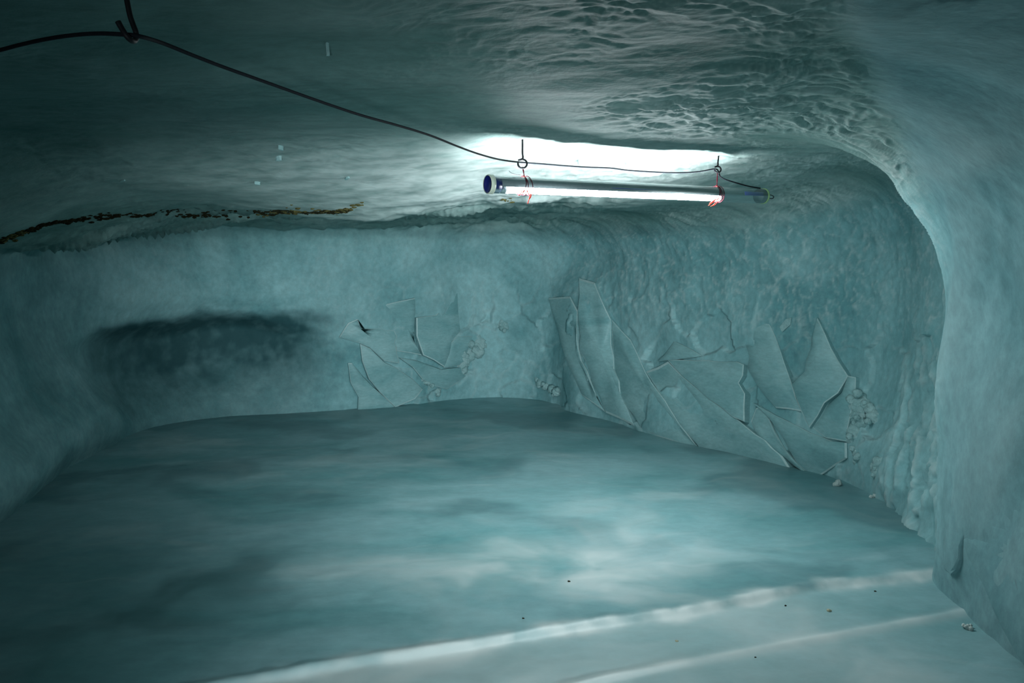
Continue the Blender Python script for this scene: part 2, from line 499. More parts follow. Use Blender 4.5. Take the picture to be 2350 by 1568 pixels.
def clear_shade(p, cw):
    """dark tones: clear streaks over the arch, painted shade in hollow and left ceiling"""
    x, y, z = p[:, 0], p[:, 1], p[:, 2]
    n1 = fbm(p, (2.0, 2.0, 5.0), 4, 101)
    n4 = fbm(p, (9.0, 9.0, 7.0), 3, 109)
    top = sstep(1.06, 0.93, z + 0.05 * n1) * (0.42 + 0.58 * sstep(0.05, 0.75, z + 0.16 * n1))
    c = sstep(-4.2, -3.2, x) * sstep(-1.45, -2.3, x + 0.25 * n1) * sstep(6.2, 6.9, y) * top * (1 - cw) * np.clip(0.92 + 0.20 * n4, 0, 1)  # shade of the hollow under the overhang, painted into the colour
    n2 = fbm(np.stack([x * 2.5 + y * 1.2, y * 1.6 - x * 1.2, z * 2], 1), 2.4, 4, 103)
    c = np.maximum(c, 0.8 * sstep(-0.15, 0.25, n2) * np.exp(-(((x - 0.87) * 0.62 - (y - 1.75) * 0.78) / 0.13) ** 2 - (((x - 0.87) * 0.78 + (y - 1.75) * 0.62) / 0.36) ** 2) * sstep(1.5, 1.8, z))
    c = np.maximum(c, cw * 0.5 * sstep(0.3, -1.4, x) * sstep(4.6, 3.0, y + 0.2 * n1))  # shade on the near left ceiling, painted in
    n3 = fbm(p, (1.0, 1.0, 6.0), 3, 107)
    c = np.maximum(c, (1 - cw) * 0.45 * sstep(1.70, 1.86, z + 0.05 * n3) * sstep(6.0, 7.0, y))  # darker strip along the top of the back wall
    c = np.maximum(c, (1 - cw) * 0.40 * sstep(-2.3, -2.9, x) * sstep(6.9, 6.0, y) * np.clip(0.8 + 0.5 * n1, 0, 1))  # left wall toned darker
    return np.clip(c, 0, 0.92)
CLEAR_SHADE = clear_shade(P, cw)
WALLK = 1 - sstep(0.30, -0.25, CD)
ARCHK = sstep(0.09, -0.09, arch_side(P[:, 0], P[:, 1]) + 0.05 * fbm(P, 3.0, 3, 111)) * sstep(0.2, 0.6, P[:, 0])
S = P + NRM * DISP[:, None]

# one mesh for the true normals, then cut into ceiling and walls
idx = np.arange(nr * nc).reshape(nr, nc)
quads = np.stack([idx[:-1, :-1], idx[:-1, 1:], idx[1:, 1:], idx[1:, :-1]], -1).reshape(-1, 4)
quads = quads[keep[quads].all(1)]
a = S[quads[:, 2]] - S[quads[:, 0]]; b = S[quads[:, 3]] - S[quads[:, 1]]
fn = np.cross(a, b)
VN = np.zeros_like(S)
for k in range(4):
    for i in range(3):
        VN[:, i] += np.bincount(quads[:, k], fn[:, i], len(S))
VN /= np.linalg.norm(VN, axis=1)[:, None] + 1e-12
flip = np.einsum('ij,ij->i', VN, NRM).mean() < 0
if flip:
    quads = quads[:, ::-1]; VN = -VN

qc = cw[quads].mean(1)
cen = S[quads].mean(1)
cls = np.where(qc > 0.5, 0, 1)
azq = np.arctan2(cen[:, 0] - C0[0], cen[:, 1] - C0[1])
# 0 ceiling, 1 back, 2 left, 3 right
side_left = (cls == 1) & (azq < math.atan2(-3.35, 6.3 - 0.0))
side_right = (cls == 1) & (cen[:, 0] > 0.78) & (azq > 0.0)
cls[side_left] = 2; cls[side_right] = 3

STRUCT = {}
for k, (nm, mat) in enumerate([('ceiling', M_CEIL), ('wall_back', M_BACK), ('wall_left', M_LEFT), ('wall_right', M_RIGHT)]):
    q = quads[cls == k]
    used = np.unique(q)
    remap = np.full(len(S), -1); remap[used] = np.arange(len(used))
    me = bpy.data.meshes.new(nm)
    v = S[used]; q = remap[q]
    me.vertices.add(len(v)); me.vertices.foreach_set('co', v.astype(np.float32).ravel())
    me.loops.add(len(q) * 4); me.loops.foreach_set('vertex_index', q.astype(np.int32).ravel())
    me.polygons.add(len(q)); me.polygons.foreach_set('loop_start', np.arange(0, len(q) * 4, 4, dtype=np.int32))
    me.update(calc_edges=True)
    me.polygons.foreach_set('use_smooth', np.ones(len(q), bool))
    at_ = me.attributes.new('frost', 'FLOAT', 'POINT')  # frosted crests plus the bright patch painted round the lamp
    at_.data.foreach_set('value', FROST_GLOW[used].astype(np.float32))
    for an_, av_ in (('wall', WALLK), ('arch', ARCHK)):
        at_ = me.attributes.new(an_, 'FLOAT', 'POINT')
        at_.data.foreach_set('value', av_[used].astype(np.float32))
    at_ = me.attributes.new('clear', 'FLOAT', 'POINT')  # clear streaks together with the painted shade
    at_.data.foreach_set('value', CLEAR_SHADE[used].astype(np.float32))
    me.materials.append(mat)
    me.normals_split_custom_set_from_vertices(VN[used].astype(np.float32).tolist())
    o = bpy.data.objects.new(nm, me); COL.objects.link(o)
    o['kind'] = 'structure'
    STRUCT[nm] = o

# ------------------------------------------------------------------ floor of ice
def flat_floor(px):
    out = []
    for x, y in px:
        d = ray(x, y)
        out.append((CAM + d * (CAM_Z / -d[2]))[:2])
    return np.array(out)
RIDGE1 = catmull(flat_floor([(380, 1600), (600, 1562), (760, 1533), (1050, 1490), (1200, 1466), (1300, 1446), (1500, 1415), (1700, 1385), (1900, 1350), (2040, 1336), (2150, 1323), (2230, 1312)]), 4)
RIDGE2 = catmull(flat_floor([(1300, 1572), (1430, 1545), (1600, 1515), (1800, 1480), (2000, 1445), (2150, 1418), (2230, 1400)]), 4)
def line_d(p, line):
    b = np.full(len(p), 1e9); s_ = np.zeros(len(p))
    for i in range(len(line) - 1):
        a, ab = line[i], line[i + 1] - line[i]
        t = np.clip(((p[:, :2] - a) @ ab) / (ab @ ab), 0, 1)
        dd = p[:, :2] - a - t[:, None] * ab
        q = (dd * dd).sum(1)
        m = q < b
        b = np.where(m, q, b); s_ = np.where(m, np.sign(ab[0] * dd[:, 1] - ab[1] * dd[:, 0]), s_)
    return np.sqrt(b) * s_

def floor_z(x, y):
    p = np.stack([np.ravel(x), np.ravel(y), 0 * np.ravel(x)], 1)
    z = 0.012 * fbm(p, (0.9, 0.9, 1), 3, 71) + 0.002 * fbm(p, (7, 7, 1), 2, 73)
    n = 0.5 + 0.5 * fbm(p, (6, 6, 1), 3, 75)
    d1 = line_d(p, RIDGE1); d2 = line_d(p, RIDGE2)
    z = z + 0.014 * n * np.exp(-(d1 / 0.030) ** 2) + 0.008 * np.exp(-(d2 / 0.022) ** 2) + 0.018 * sstep(-0.03, 0.03, d1)
    return z
fx = np.arange(-4.0, 3.0, 0.016)
fy = np.concatenate([np.arange(-3.2, 2.2, 0.1), np.arange(2.2, 4.4, 0.011), np.arange(4.4, 9.4, 0.024)])
FX, FY = np.meshgrid(fx, fy)
FZ = floor_z(FX, FY)
fv = np.stack([FX.ravel(), FY.ravel(), FZ], 1)
ok = plan_d(fv[:, 0], fv[:, 1]) > -0.45
fi = np.arange(len(fv)).reshape(FX.shape)
fq = np.stack([fi[:-1, :-1], fi[:-1, 1:], fi[1:, 1:], fi[1:, :-1]], -1).reshape(-1, 4)
fq = fq[ok[fq].all(1)]
me = bpy.data.meshes.new('floor')
me.vertices.add(len(fv)); me.vertices.foreach_set('co', fv.astype(np.float32).ravel())
me.loops.add(len(fq) * 4); me.loops.foreach_set('vertex_index', fq.astype(np.int32).ravel())
me.polygons.add(len(fq)); me.polygons.foreach_set('loop_start', np.arange(0, len(fq) * 4, 4, dtype=np.int32))
me.update(calc_edges=True)
me.polygons.foreach_set('use_smooth', np.ones(len(fq), bool))
fp = fv.copy(); fp[:, 2] = 0
fw = fp + 0.25 * np.stack([fbm(fp, 1.2, 3, 85), fbm(fp, 1.2, 3, 86), 0 * fp[:, 0]], 1)
cl = fbm(fw, (0.9, 1.1, 1), 5, 81, 0.6)                       # milky clouds of bubbles in the ice
st = fbm(fw, (1.4, 9.0, 1), 3, 83)
sd1 = line_d(fp, RIDGE1); sd2 = line_d(fp, RIDGE2)
sn = fbm(fp, (5, 5, 1), 4, 89)
ridge_white = np.clip(0.55 + 0.75 * sn, 0.1, 1.1) * np.exp(-(np.abs(sd1) / (0.045 + 0.02 * sn)) ** 2) * sstep(-1.3, -0.2, fp[:, 0]) + 0.6 * (0.8 + 0.4 * sn) * np.exp(-(sd2 / 0.035) ** 2)  # white bands along the two raised lines
pale_front = sstep(0.02, -0.05, sd1) * sstep(-1.7, -0.5, fp[:, 0])       # paler ice in front of the first ridge
milky_glow = np.exp(-((fp[:, 0] - 0.28) / 0.8) ** 2 - ((fp[:, 1] - 3.75) / 0.6) ** 2)  # pool of lamp light on the floor, painted as paler cloudy ice
fr = np.clip(0.36 * (cl - 0.15), 0, 0.45) + np.clip(0.3 * (st - 0.45), 0, 0.25) + np.clip(ridge_white, 0, 0.9) + pale_front * np.clip(0.42 + 0.25 * cl, 0.05, 0.7) * sstep(2.2, 0.6, fp[:, 0]) + milky_glow * np.clip(0.20 + 0.5 * cl, 0, 0.55)
at_ = me.attributes.new('frost', 'FLOAT', 'POINT'); at_.data.foreach_set('value', np.clip(fr, 0, 0.95).astype(np.float32))
cl2 = fbm(fw, (0.8, 1.0, 1), 4, 87)
clr_shade = np.clip(0.42 * sstep(-0.05, 0.5, cl2) * (1 - pale_front) * (1 - milky_glow) + 0.42 * sstep(-0.6, -1.9, fp[:, 0]) * sstep(5.4, 3.6, fp[:, 1]), 0, 0.7) * (1 - np.clip(ridge_white, 0, 1))  # random dark patches, plus shade painted in at front left
at_ = me.attributes.new('clear', 'FLOAT', 'POINT'); at_.data.foreach_set('value', clr_shade.astype(np.float32))
me.materials.append(M_FLOOR)
floor = bpy.data.objects.new('floor', me); COL.objects.link(floor)
floor['kind'] = 'structure'

def on_floor(x, y):
    d = ray(x, y)
    p = CAM + d * (CAM_Z / -d[2])
    p[2] = float(floor_z(np.array([p[0]]), np.array([p[1]]))[0])
    return p


# ------------------------------------------------------------------ materials of the fittings
M_STEEL = simple('galvanised_steel', (0.20, 0.22, 0.23), 0.45, 0.6)
M_DARKSTEEL = simple('dark_iron', (0.008, 0.009, 0.012), 0.55, 0.0, 0.25)
M_CABLE = simple('cable_sheath', (0.010, 0.013, 0.018), 0.75, 0.0, 0.12)
M_NAVY = simple('navy_plastic', (0.006, 0.010, 0.10), 0.35)
M_NAVYPRINT = simple('blue_foil', (0.01, 0.03, 0.30), 0.4)
M_BLACKCAP = simple('black_rubber', (0.008, 0.012, 0.022), 0.5)
M_RIM = simple('cream_rim', (0.62, 0.64, 0.52), 0.4)
M_LIME = simple('lime_seal', (0.36, 0.55, 0.25), 0.4)
M_TRAY = simple('grey_gear_tray', (0.13, 0.16, 0.17), 0.45, 0.15)
M_RED = simple('red_cord', (0.06, 0.004, 0.012), 0.7, 0.0, 0.1)
M_RED_LIT = simple('red_cord_lit', (0.60, 0.035, 0.02), 0.7, 0.0, 0.1)  # same cord, lamp light painted in as a brighter red

def casing_mat():
    m = bpy.data.materials.new('clear_casing')
    m.use_nodes = True
    nt = m.node_tree; nt.nodes.clear()
    out = nt.nodes.new('ShaderNodeOutputMaterial')
    tr = nt.nodes.new('ShaderNodeBsdfTransparent'); tr.inputs[0].default_value = (0.93, 0.97, 0.97, 1)
    gl = nt.nodes.new('ShaderNodeBsdfGlossy'); gl.inputs['Roughness'].default_value = 0.12
    fr = nt.nodes.new('ShaderNodeLayerWeight'); fr.inputs['Blend'].default_value = 0.35
    mp = nt.nodes.new('ShaderNodeMapRange'); mp.inputs['To Min'].default_value = 0.03; mp.inputs['To Max'].default_value = 0.55
    mx = nt.nodes.new('ShaderNodeMixShader')
    nt.links.new(fr.outputs['Fresnel'], mp.inputs['Value'])
    nt.links.new(mp.outputs['Result'], mx.inputs[0])
    nt.links.new(tr.outputs[0], mx.inputs[1]); nt.links.new(gl.outputs[0], mx.inputs[2])
    nt.links.new(mx.outputs[0], out.inputs['Surface'])
    return m
M_CASE = casing_mat()

def glow_mat():
    m, nt, b = new_mat('fluorescent_glow')
    b.inputs['Base Color'].default_value = (0.9, 0.9, 0.9, 1)
    b.inputs['Emission Color'].default_value = (0.95, 0.98, 1.0, 1)
    b.inputs['Emission Strength'].default_value = LAMP_STRENGTH
    return m
M_GLOW = glow_mat()

# ------------------------------------------------------------------ tube lamp
LA, LB = at(1122, 423, 2.9 * LS), at(1753, 450.5, 3.6 * LS)
LDIR = (LB - LA); LLEN = np.linalg.norm(LDIR); LDIR /= LLEN
LR = 0.0325 * LS
LSIDE = np.cross(LDIR, [0, 0, 1.0]); LSIDE /= np.linalg.norm(LSIDE)      # horizontal, towards the photographer
if LSIDE[1] > 0: LSIDE = -LSIDE
LUP = np.cross(LSIDE, LDIR)
if LUP[2] < 0: LUP = -LUP
lamp = empty('tube_lamp', LA, 'glowing fluorescent tube in a clear round casing with navy end caps, under the ceiling', 'lamp')

def lp(s, u, v):
    """lamp frame: s metres along the casing, u towards the photographer, v up; relative to its base"""
    return LDIR * s + LSIDE * u + LUP * v

def lathe_lamp(name, prof, mat, seg=40, cap0=False, cap1=False):
    v, f = [], []
    for s, r in prof:
        for k in range(seg):
            an = 2 * math.pi * k / seg
            v.append(lp(s, r * math.cos(an), r * math.sin(an)))
    for i in range(len(prof) - 1):
        for k in range(seg):
            k2 = (k + 1) % seg
            f.append((i * seg + k, i * seg + k2, (i + 1) * seg + k2, (i + 1) * seg + k))
    if cap0: f.append(tuple(range(seg))[::-1])
    if cap1: f.append(tuple((len(prof) - 1) * seg + k for k in range(seg)))
    return mesh_obj(name, v, f, mat, lamp)

lathe_lamp('clear_casing', [(0.016, LR), (LLEN * 0.5, LR), (LLEN - 0.010, LR)], M_CASE)
# left end: rim, sunken navy disc, navy collar seen through the casing
o = lathe_lamp('end_cap', [(0.004, 0.0005), (0.004, LR * 0.90), (-0.006, LR * 0.92), (-0.006, LR * 0.985), (0.020, LR * 0.985)], M_NAVY)
lathe_lamp('cap_rim', [(0.016, LR * 1.0), (0.016, LR * 1.06), (-0.004, LR * 1.07), (-0.008, LR * 1.03), (-0.008, LR * 0.97)], M_RIM)
lathe_lamp('collar', [(0.020, LR * 0.95), (0.050, LR * 0.95), (0.050, 0.002)], M_NAVY)
# right end
lathe_lamp('end_cap', [(LLEN - 0.045, LR * 0.955), (LLEN - 0.01, LR * 0.97), (LLEN + 0.006, LR * 0.9), (LLEN + 0.008, 0.0005)], M_BLACKCAP)
lathe_lamp('cap_rim', [(LLEN - 0.010, LR * 1.0), (LLEN - 0.010, LR * 1.06), (LLEN + 0.002, LR * 1.05), (LLEN + 0.004, LR * 0.96)], M_LIME)
# light tube, low in the casing
s0, s1 = 0.085, 0.0
def s_at(px):
    lo, hi = -0.3, 2.5
    for _ in range(50):
        m = (lo + hi) / 2
        p = LA + LDIR * m - CAM
        x = 1175 + FPX * p[0] / (p @ F_)
        if x < px: lo = m
        else: hi = m
    return lo
s0, s1 = s_at(1160), s_at(1652)
GR, GV, GU = 0.0125 * LS, -0.0170 * LS, -0.003 * LS
v, f = tube_geo([lp(s, GU, GV) for s in np.linspace(s0, s1, 9)], GR, 20)
mesh_obj('fluorescent_tube', v, f, M_GLOW, lamp)
for a_, b_ in ((s0 - 0.022, s0), (s1, s1 + 0.022)):
    v, f = tube_geo([lp(a_, GU, GV), lp(b_, GU, GV)], GR * 1.04, 20)
    mesh_obj('tube_socket', v, f, M_STEEL, lamp)
# bent sheet tray that carries the gear and shades the near side
def tray(name, sa, sb, r, a0, a1, mat, th=0.0012):
    v, f = [], []
    n = 14
    for s in (sa, sb):
        for rr in (r, r - th):
            for k in range(n + 1):
                an = math.radians(a0 + (a1 - a0) * k / n)
                v.append(lp(s, rr * math.cos(an), rr * math.sin(an)))
    m = n + 1
    for k in range(n):
        f.append((k, k + 1, 2 * m + k + 1, 2 * m + k)); f.append((m + k, 3 * m + k, 3 * m + k + 1, m + k + 1))
        f.append((k, m + k, m + k + 1, k + 1)); f.append((2 * m + k, 2 * m + k + 1, 3 * m + k + 1, 3 * m + k))
    f.append((0, 2 * m, 3 * m, m)); f.append((n, m + n, 3 * m + n, 2 * m + n))
    return mesh_obj(name, v, f, mat, lamp)
tray('gear_tray', 0.03, s_at(1650), LR * 0.90, -18, 80, M_TRAY)
# blue foil label in the dark right end, and a thin strand standing in for a blue reflection on the casing
tray('foil_label', s_at(1698), s_at(1748), LR * 0.93, -5, 28, M_NAVYPRINT)
v, f = tube_geo([lp(s, 0.0302 * LS, 0.003 * LS) for s in np.linspace(s_at(1395), s_at(1495), 6)], 0.0011, 6)
mesh_obj('blue_reflection', v, f, M_NAVYPRINT, lamp)
# wire loop on the right end
e0 = LLEN + 0.004
lo_ = [lp(e0 + LS * a, 0.0, LS * c) for a, c in ((0, 0.008), (0.02, 0.0075), (0.048, 0.005), (0.060, -0.001), (0.054, -0.0075), (0.040, -0.009), (0.018, -0.005), (0, -0.003))]
v, f = tube_geo(catmull(lo_, 5), 0.0019 * LS, 8)
mesh_obj('wire_loop', v, f, M_BLACKCAP, lamp)

# ------------------------------------------------------------------ hooks in the ceiling
MH = lp(s_at(1203), 0, 0) + LA            # casing axis under the middle hook
RH = lp(s_at(1645), 0, 0) + LA
def hook_ring(name, px, py, Y, r, wire, label, lean=0.0, up=0.10):
    c = at(px, py, Y)
    o = empty(name, c, label, 'hook', 'iron hooks in the ice ceiling')
    r *= LS; wire *= LS; up *= LS
    pts = [np.array([math.cos(t) * r, 0.25 * r * math.sin(t) , math.sin(t) * r]) for t in np.linspace(math.radians(168), math.radians(168 + 318), 30)]
    v, f = tube_geo(pts, wire, 8)
    mesh_obj('eye', v, f, M_DARKSTEEL, o)
    top = [np.array([-r * 0.95, 0, r * 0.75]), np.array([-r * 0.2, 0.002, r * 1.0]), np.array([r * 0.1, 0.003, r * 1.35]), np.array([0.0 + lean * 0.3, 0.003, r * 2.4]), np.array([lean, 0.003, r * 4.0]), np.array([lean, 0.003, r + up])]
    v, f = tube_geo(catmull(top, 4), wire, 8)
    mesh_obj('shank', v, f, M_DARKSTEEL, o)
    return o, c
hook_m, HM = hook_ring('ceiling_hook', 1199, 376, MH[1], 0.0165, 0.0035, 'small ringed screw hook holding the left end of the glowing lamp', up=0.12)
hook_r, HR = hook_ring('ceiling_hook', 1647, 389, RH[1], 0.0135, 0.0036, 'small dark screw hook holding the right end of the glowing lamp', lean=0.004, up=0.08)

HL = at(300, 88, 1.1 * LS)
hook_l = empty('ceiling_hook', HL, 'thick black bent iron hook hanging at top left, carrying the cable', 'hook', 'iron hooks in the ice ceiling')
pts = [at(272, 52, 1.085 * LS), at(281, 68, 1.085 * LS), at(290, 82, 1.085 * LS), at(300, 92, 1.09 * LS), at(308, 94, 1.10 * LS), at(313, 86, 1.115 * LS), at(312, 74, 1.115 * LS), at(306, 58, 1.115 * LS), at(299, 38, 1.115 * LS), at(294, 15, 1.115 * LS), at(289, -12, 1.115 * LS), at(284, -50, 1.115 * LS)]
top = pts[-1].copy(); top[2] += 0.25
pts += [top]
v, f = tube_geo([p - HL for p in catmull(pts, 6)], 0.0037 * LS, 12)
mesh_obj('bent_rod', v, f, M_DARKSTEEL, hook_l)
v, f = tube_geo([p - HL for p in catmull([at(271, 50, 1.085 * LS), at(273, 54, 1.085 * LS), at(277, 61, 1.085 * LS)], 3)], 0.0039 * LS, 12)
mesh_obj('rod_tip', v, f, M_DARKSTEEL, hook_l)

# ------------------------------------------------------------------ cable from hook to hook to lamp
def Yon(x):
    if x < 305: return LS * (1.1 + (305 - x) / 305 * 0.10)
    if x < 1199: return 1 / (1 / (1.1 * LS) + (1 / MH[1] - 1 / (1.1 * LS)) * (x - 305) / (1199 - 305))
    if x < 1645: return 1 / (1 / MH[1] + (1 / RH[1] - 1 / MH[1]) * (x - 1199) / (1645 - 1199))
    return 1 / (1 / RH[1] + (1 / (LA + LDIR * s_at(1752))[1] - 1 / RH[1]) * (x - 1645) / (1752 - 1645))
cp = [(-60, 129), (0, 115), (50, 102), (105, 90), (165, 81), (225, 77), (280, 79), (318, 83), (370, 98), (440, 126), (510, 153), (580, 178), (650, 203), (740, 235), (830, 265), (920, 290),
      (990, 312), (1050, 336), (1100, 354), (1150, 367), (1199, 373), (1250, 377), (1300, 381), (1345, 384), (1400, 386), (1440, 391), (1500, 395), (1560, 397), (1605, 394), (1640, 388),
      (1649, 394), (1652, 404), (1662, 411), (1690, 420), (1720, 428), (1742, 434)]
path = [at(x, y, Yon(x) - (0.012 if 260 < x < 330 else 0)) for x, y in cp]
path[-1] = LA + lp(s_at(1743), 0.004, LR + 0.002)
path = catmull(path, 6)
cable = tube_obj('lamp_cable', path, 0.0029 * LS, M_CABLE, None, 10, origin=path[0])
cable.location = path[0]
tag(cable, 'thin grey black cable sagging from the black hook at top left to the hanging lamp', 'cable')

# ------------------------------------------------------------------ red cords that tie the lamp to its hooks
def tie(px, ring, label, offs, tail, hang, extra=None):
    s = s_at(px)
    base = LA + lp(s, 0, LR)
    o = empty('tie_cord', base, label, 'cord', 'red cords tying the lamp up')
    R0 = LR + 0.0024 * LS
    for ds, tw in offs:
        loop = []
        for k in range(28):
            an = 2 * math.pi * k / 28
            loop.append(LA + lp(s + ds + tw * math.sin(an), R0 * math.cos(an), R0 * math.sin(an)) - base)
        v, f = tube_geo(loop, 0.0014 * LS, 6, True)
        mesh_obj('winding', v, f, M_RED, o)
    for q in (-0.003, 0.003):
        ln = [ring + np.array([q, 0, -0.014]) - base, (ring - base) * 0.5 + np.array([-q * 0.6, 0, 0]), np.array([q * 0.5, 0, 0.004])]
        v, f = tube_geo(catmull(ln, 4), 0.0014 * LS, 6)
        mesh_obj('hanger', v, f, M_RED, o)
    kn = []
    bm = bmesh.new()
    bmesh.ops.create_icosphere(bm, subdivisions=2, radius=0.0045)
    for vv in bm.verts:
        vv.co *= 1 + 0.25 * math.sin(vv.co.x * 900) * math.cos(vv.co.z * 800)
        vv.co.z += 0.003
    bm_obj('knot', bm, M_RED_LIT, o)
    for t in tail:
        pp = [at(x, y, base[1] - LR * 1.02) - base for x, y in t]
        v, f = tube_geo(catmull(pp, 4), 0.0017 * LS, 6)
        e = mesh_obj('tail', v, f, M_RED_LIT, o)
    return o
tie_m = tie(1203, HM, 'red cord wound round the left part of the lamp, one end dangling', [(-0.016, 0.008), (-0.005, -0.004), (0.020, -0.007)],
    [[(1208, 436), (1213, 444), (1216, 450), (1214, 458), (1211, 468)], [(1216, 444), (1219, 449), (1215, 457)], [(1199, 434), (1195, 444), (1190, 449)], [(1203, 436), (1198, 446)]], None)
p_ = [at(1195, 402, MH[1] - 0.01), at(1188, 401, MH[1] - 0.012), at(1179, 399, MH[1] - 0.014), at(1172, 396, MH[1] - 0.014), at(1168, 392, MH[1] - 0.014)]
b_ = np.array(tie_m.location)
v, f = tube_geo(catmull([p - b_ for p in p_], 4), 0.0009 * LS, 6)
mesh_obj('loose_end', v, f, M_DARKSTEEL, tie_m)
tie_r = tie(1645, HR, 'red cord wound round the right part of the lamp with a short bundle of ends', [(-0.018, 0.008), (-0.003, -0.006), (0.014, -0.005)],
    [[(1646, 448), (1642, 458), (1634, 466), (1626, 472)], [(1648, 450), (1645, 460), (1638, 470), (1631, 474)], [(1650, 452), (1647, 463), (1641, 470), (1635, 473)], [(1644, 456), (1637, 461), (1628, 468)]], None)

# ------------------------------------------------------------------ broken plates of ice in the walls
def plate(px, th, parent, tilt=(0, 0), mat=None, name='ice_plate', lo=0.008, edge=True):
    """a slab with the given outline lying on the wall, th thick, its face tilted"""
    mat = mat or M_PLATE
    fine_px = []
    for i in range(len(px)):                                     # ragged outline
        (x0, y0), (x1, y1) = px[i], px[(i + 1) % len(px)]
        L_ = math.hypot(x1 - x0, y1 - y0)
        k = max(1, min(4, int(L_ / 26))) if L_ < 130 else 7
        for q in range(k):
            t = q / k
            j_ = 0 if q == 0 else rng.uniform(-1, 1) * min(4.5, L_ * 0.05)
            fine_px.append((x0 + (x1 - x0) * t - (y1 - y0) / L_ * j_, y0 + (y1 - y0) * t + (x1 - x0) / L_ * j_))
    px = fine_px
    p, n = wall_at(px)
    nm = n.mean(0); nm /= np.linalg.norm(nm)
    cen = p.mean(0)
    fit = p - cen
    xs = np.array([q[0] for q in px], float); ys = np.array([q[1] for q in px], float)
    tx = (xs - xs.mean()) / (np.ptp(xs) + 1e-6); ty = (ys - ys.mean()) / (np.ptp(ys) + 1e-6)
    off = th * 0.34 + 0.5 * (tilt[0] * tx + tilt[1] * ty)
    m = len(px)
    top = p + nm * np.maximum(off, lo)[:, None]
    # inner ring for a bevelled edge
    c2 = top.mean(0)
    inner = top + (c2 - top) * 0.035 + nm * 0.006 + nm * (nrng.rand(m, 1) - 0.5) * 0.008
    mid = top + (c2 - top) * 0.5 + nm * (0.006 + (nrng.rand(m, 1) - 0.5) * 0.012)
    bot = p - nm * 0.10
    verts = np.vstack([bot, top, inner, mid, [c2 + nm * 0.008]])
    faces = []
    for i in range(m):
        j = (i + 1) % m
        for r in range(3):
            faces.append((r * m + i, r * m + j, (r + 1) * m + j, (r + 1) * m + i))
        faces.append((3 * m + i, 3 * m + j, 4 * m))
    bm = bmesh.new()
    vs = [bm.verts.new(tuple(q)) for q in verts]
    for f in faces:
        bm.faces.new([vs[i] for i in f])
    o = bm_obj(name, bm, mat, parent, smooth=False)
    o.data.materials.append(M_EDGE)
    for k, pl in enumerate(o.data.polygons):
        pl.use_smooth = (k % 4) >= 2
        if edge and k % 4 == 1: pl.material_index = 1
    return o
WR, WB = STRUCT['wall_right'], STRUCT['wall_back']
RP = [
 ([(1530,814),(1549,784),(1564,790),(1591,803),(1616,818),(1591,822),(1545,827),(1514,830)], 0.05, (0, 0.03)),
 ([(1534,827),(1600,829),(1656,832),(1698,832),(1714,839),(1712,864),(1702,881),(1717,906),(1716,970),(1690,960),(1656,933),(1605,894),(1568,864)], 0.09, (0.05, 0)),
 ([(1534,830),(1568,864),(1605,894),(1656,933),(1700,966),(1740,998),(1802,1048),(1820,1075),(1700,1062),(1618,1040),(1583,998),(1545,945),(1514,899),(1484,853)], 0.06, (0.02, 0.03)),
 ([(1407,734),(1410,800),(1415,849),(1442,933),(1475,985),(1540,1010),(1618,1040),(1583,998),(1545,945),(1514,899),(1484,853),(1450,780)], 0.05, (0.0, 0.0)),
 ([(1737,937),(1748,933),(1765,956),(1779,987),(1806,1033),(1832,1063),(1859,1090),(1802,1048),(1740,998),(1725,968)], 0.04, (0.02, 0)),
 ([(1733,926),(1760,941),(1813,968),(1863,994),(1913,1014),(1947,1017),(1947,1052),(1875,1098),(1859,1090),(1832,1063),(1798,1002),(1775,968)], 0.05, (0, -0.03)),
 ([(1714,734),(1767,742),(1794,807),(1821,883),(1844,945),(1783,937),(1752,903),(1717,845)], 0.03, (0.04, 0)),
 ([(1878,730),(1897,769),(1928,830),(1951,864),(1928,903),(1897,926),(1863,983),(1844,945),(1821,883),(1851,853),(1867,776)], 0.06, (0, 0.04)),
 ([(1936,903),(1951,864),(1970,868),(1970,906),(1951,983),(1947,1015),(1897,1006),(1867,983),(1901,933)], 0.05, (0.05, 0)),
]
BP = [
 ([(786,759),(798,741),(819,732),(825,754),(870,754),(903,759),(909,771),(903,786),(914,833),(879,827),(846,797),(822,786),(777,774)], 0.10, (0.04, 0)),
 ([(825,789),(849,800),(879,830),(909,845),(947,872),(968,893),(950,915),(905,934),(870,900),(845,870),(830,830)], 0.08, (0, 0.03)),
 ([(798,833),(807,833),(831,863),(858,890),(885,914),(905,934),(862,944),(820,952),(822,911),(804,878)], 0.06, (0.03, 0)),
 ([(914,821),(953,827),(1010,848),(1054,842),(1066,863),(1022,893),(968,872),(944,842)], 0.08, (0, 0)),
 ([(882,699),(950,684),(950,788),(965,815),(908,806),(905,765)], 0.05, (0.03, 0)),
 ([(1048,669),(1054,759),(1034,782),(1016,842),(968,815),(953,771),(953,729),(998,723),(1022,693)], 0.07, (0.0, 0.03)),
 ([(1048,771),(1081,771),(1070,806),(1060,836),(1016,845),(1034,786)], 0.06, (0.04, 0)),
 ([(1260,684),(1270,725),(1284,765),(1311,848),(1340,908),(1394,946),(1361,878),(1332,803),(1329,714),(1311,681)], 0.05, (0.05, 0)),
 ([(1335,640),(1332,714),(1335,803),(1365,878),(1396,948),(1460,978),(1442,933),(1415,849),(1407,734),(1370,650)], 0.10, (-0.02, 0)),
]
for px, th, ti in RP: plate(px, th, WR, ti)
M_FLANGE = ice('flange_ice', (0.13, 0.265, 0.285), (0.22, 0.375, 0.395), scale=1.4, stretch=(1, 1.3, 1), rough=0.5, bump=0.2, bump_scale=24, use_attr=False, fine=0.12, spec=0.2)
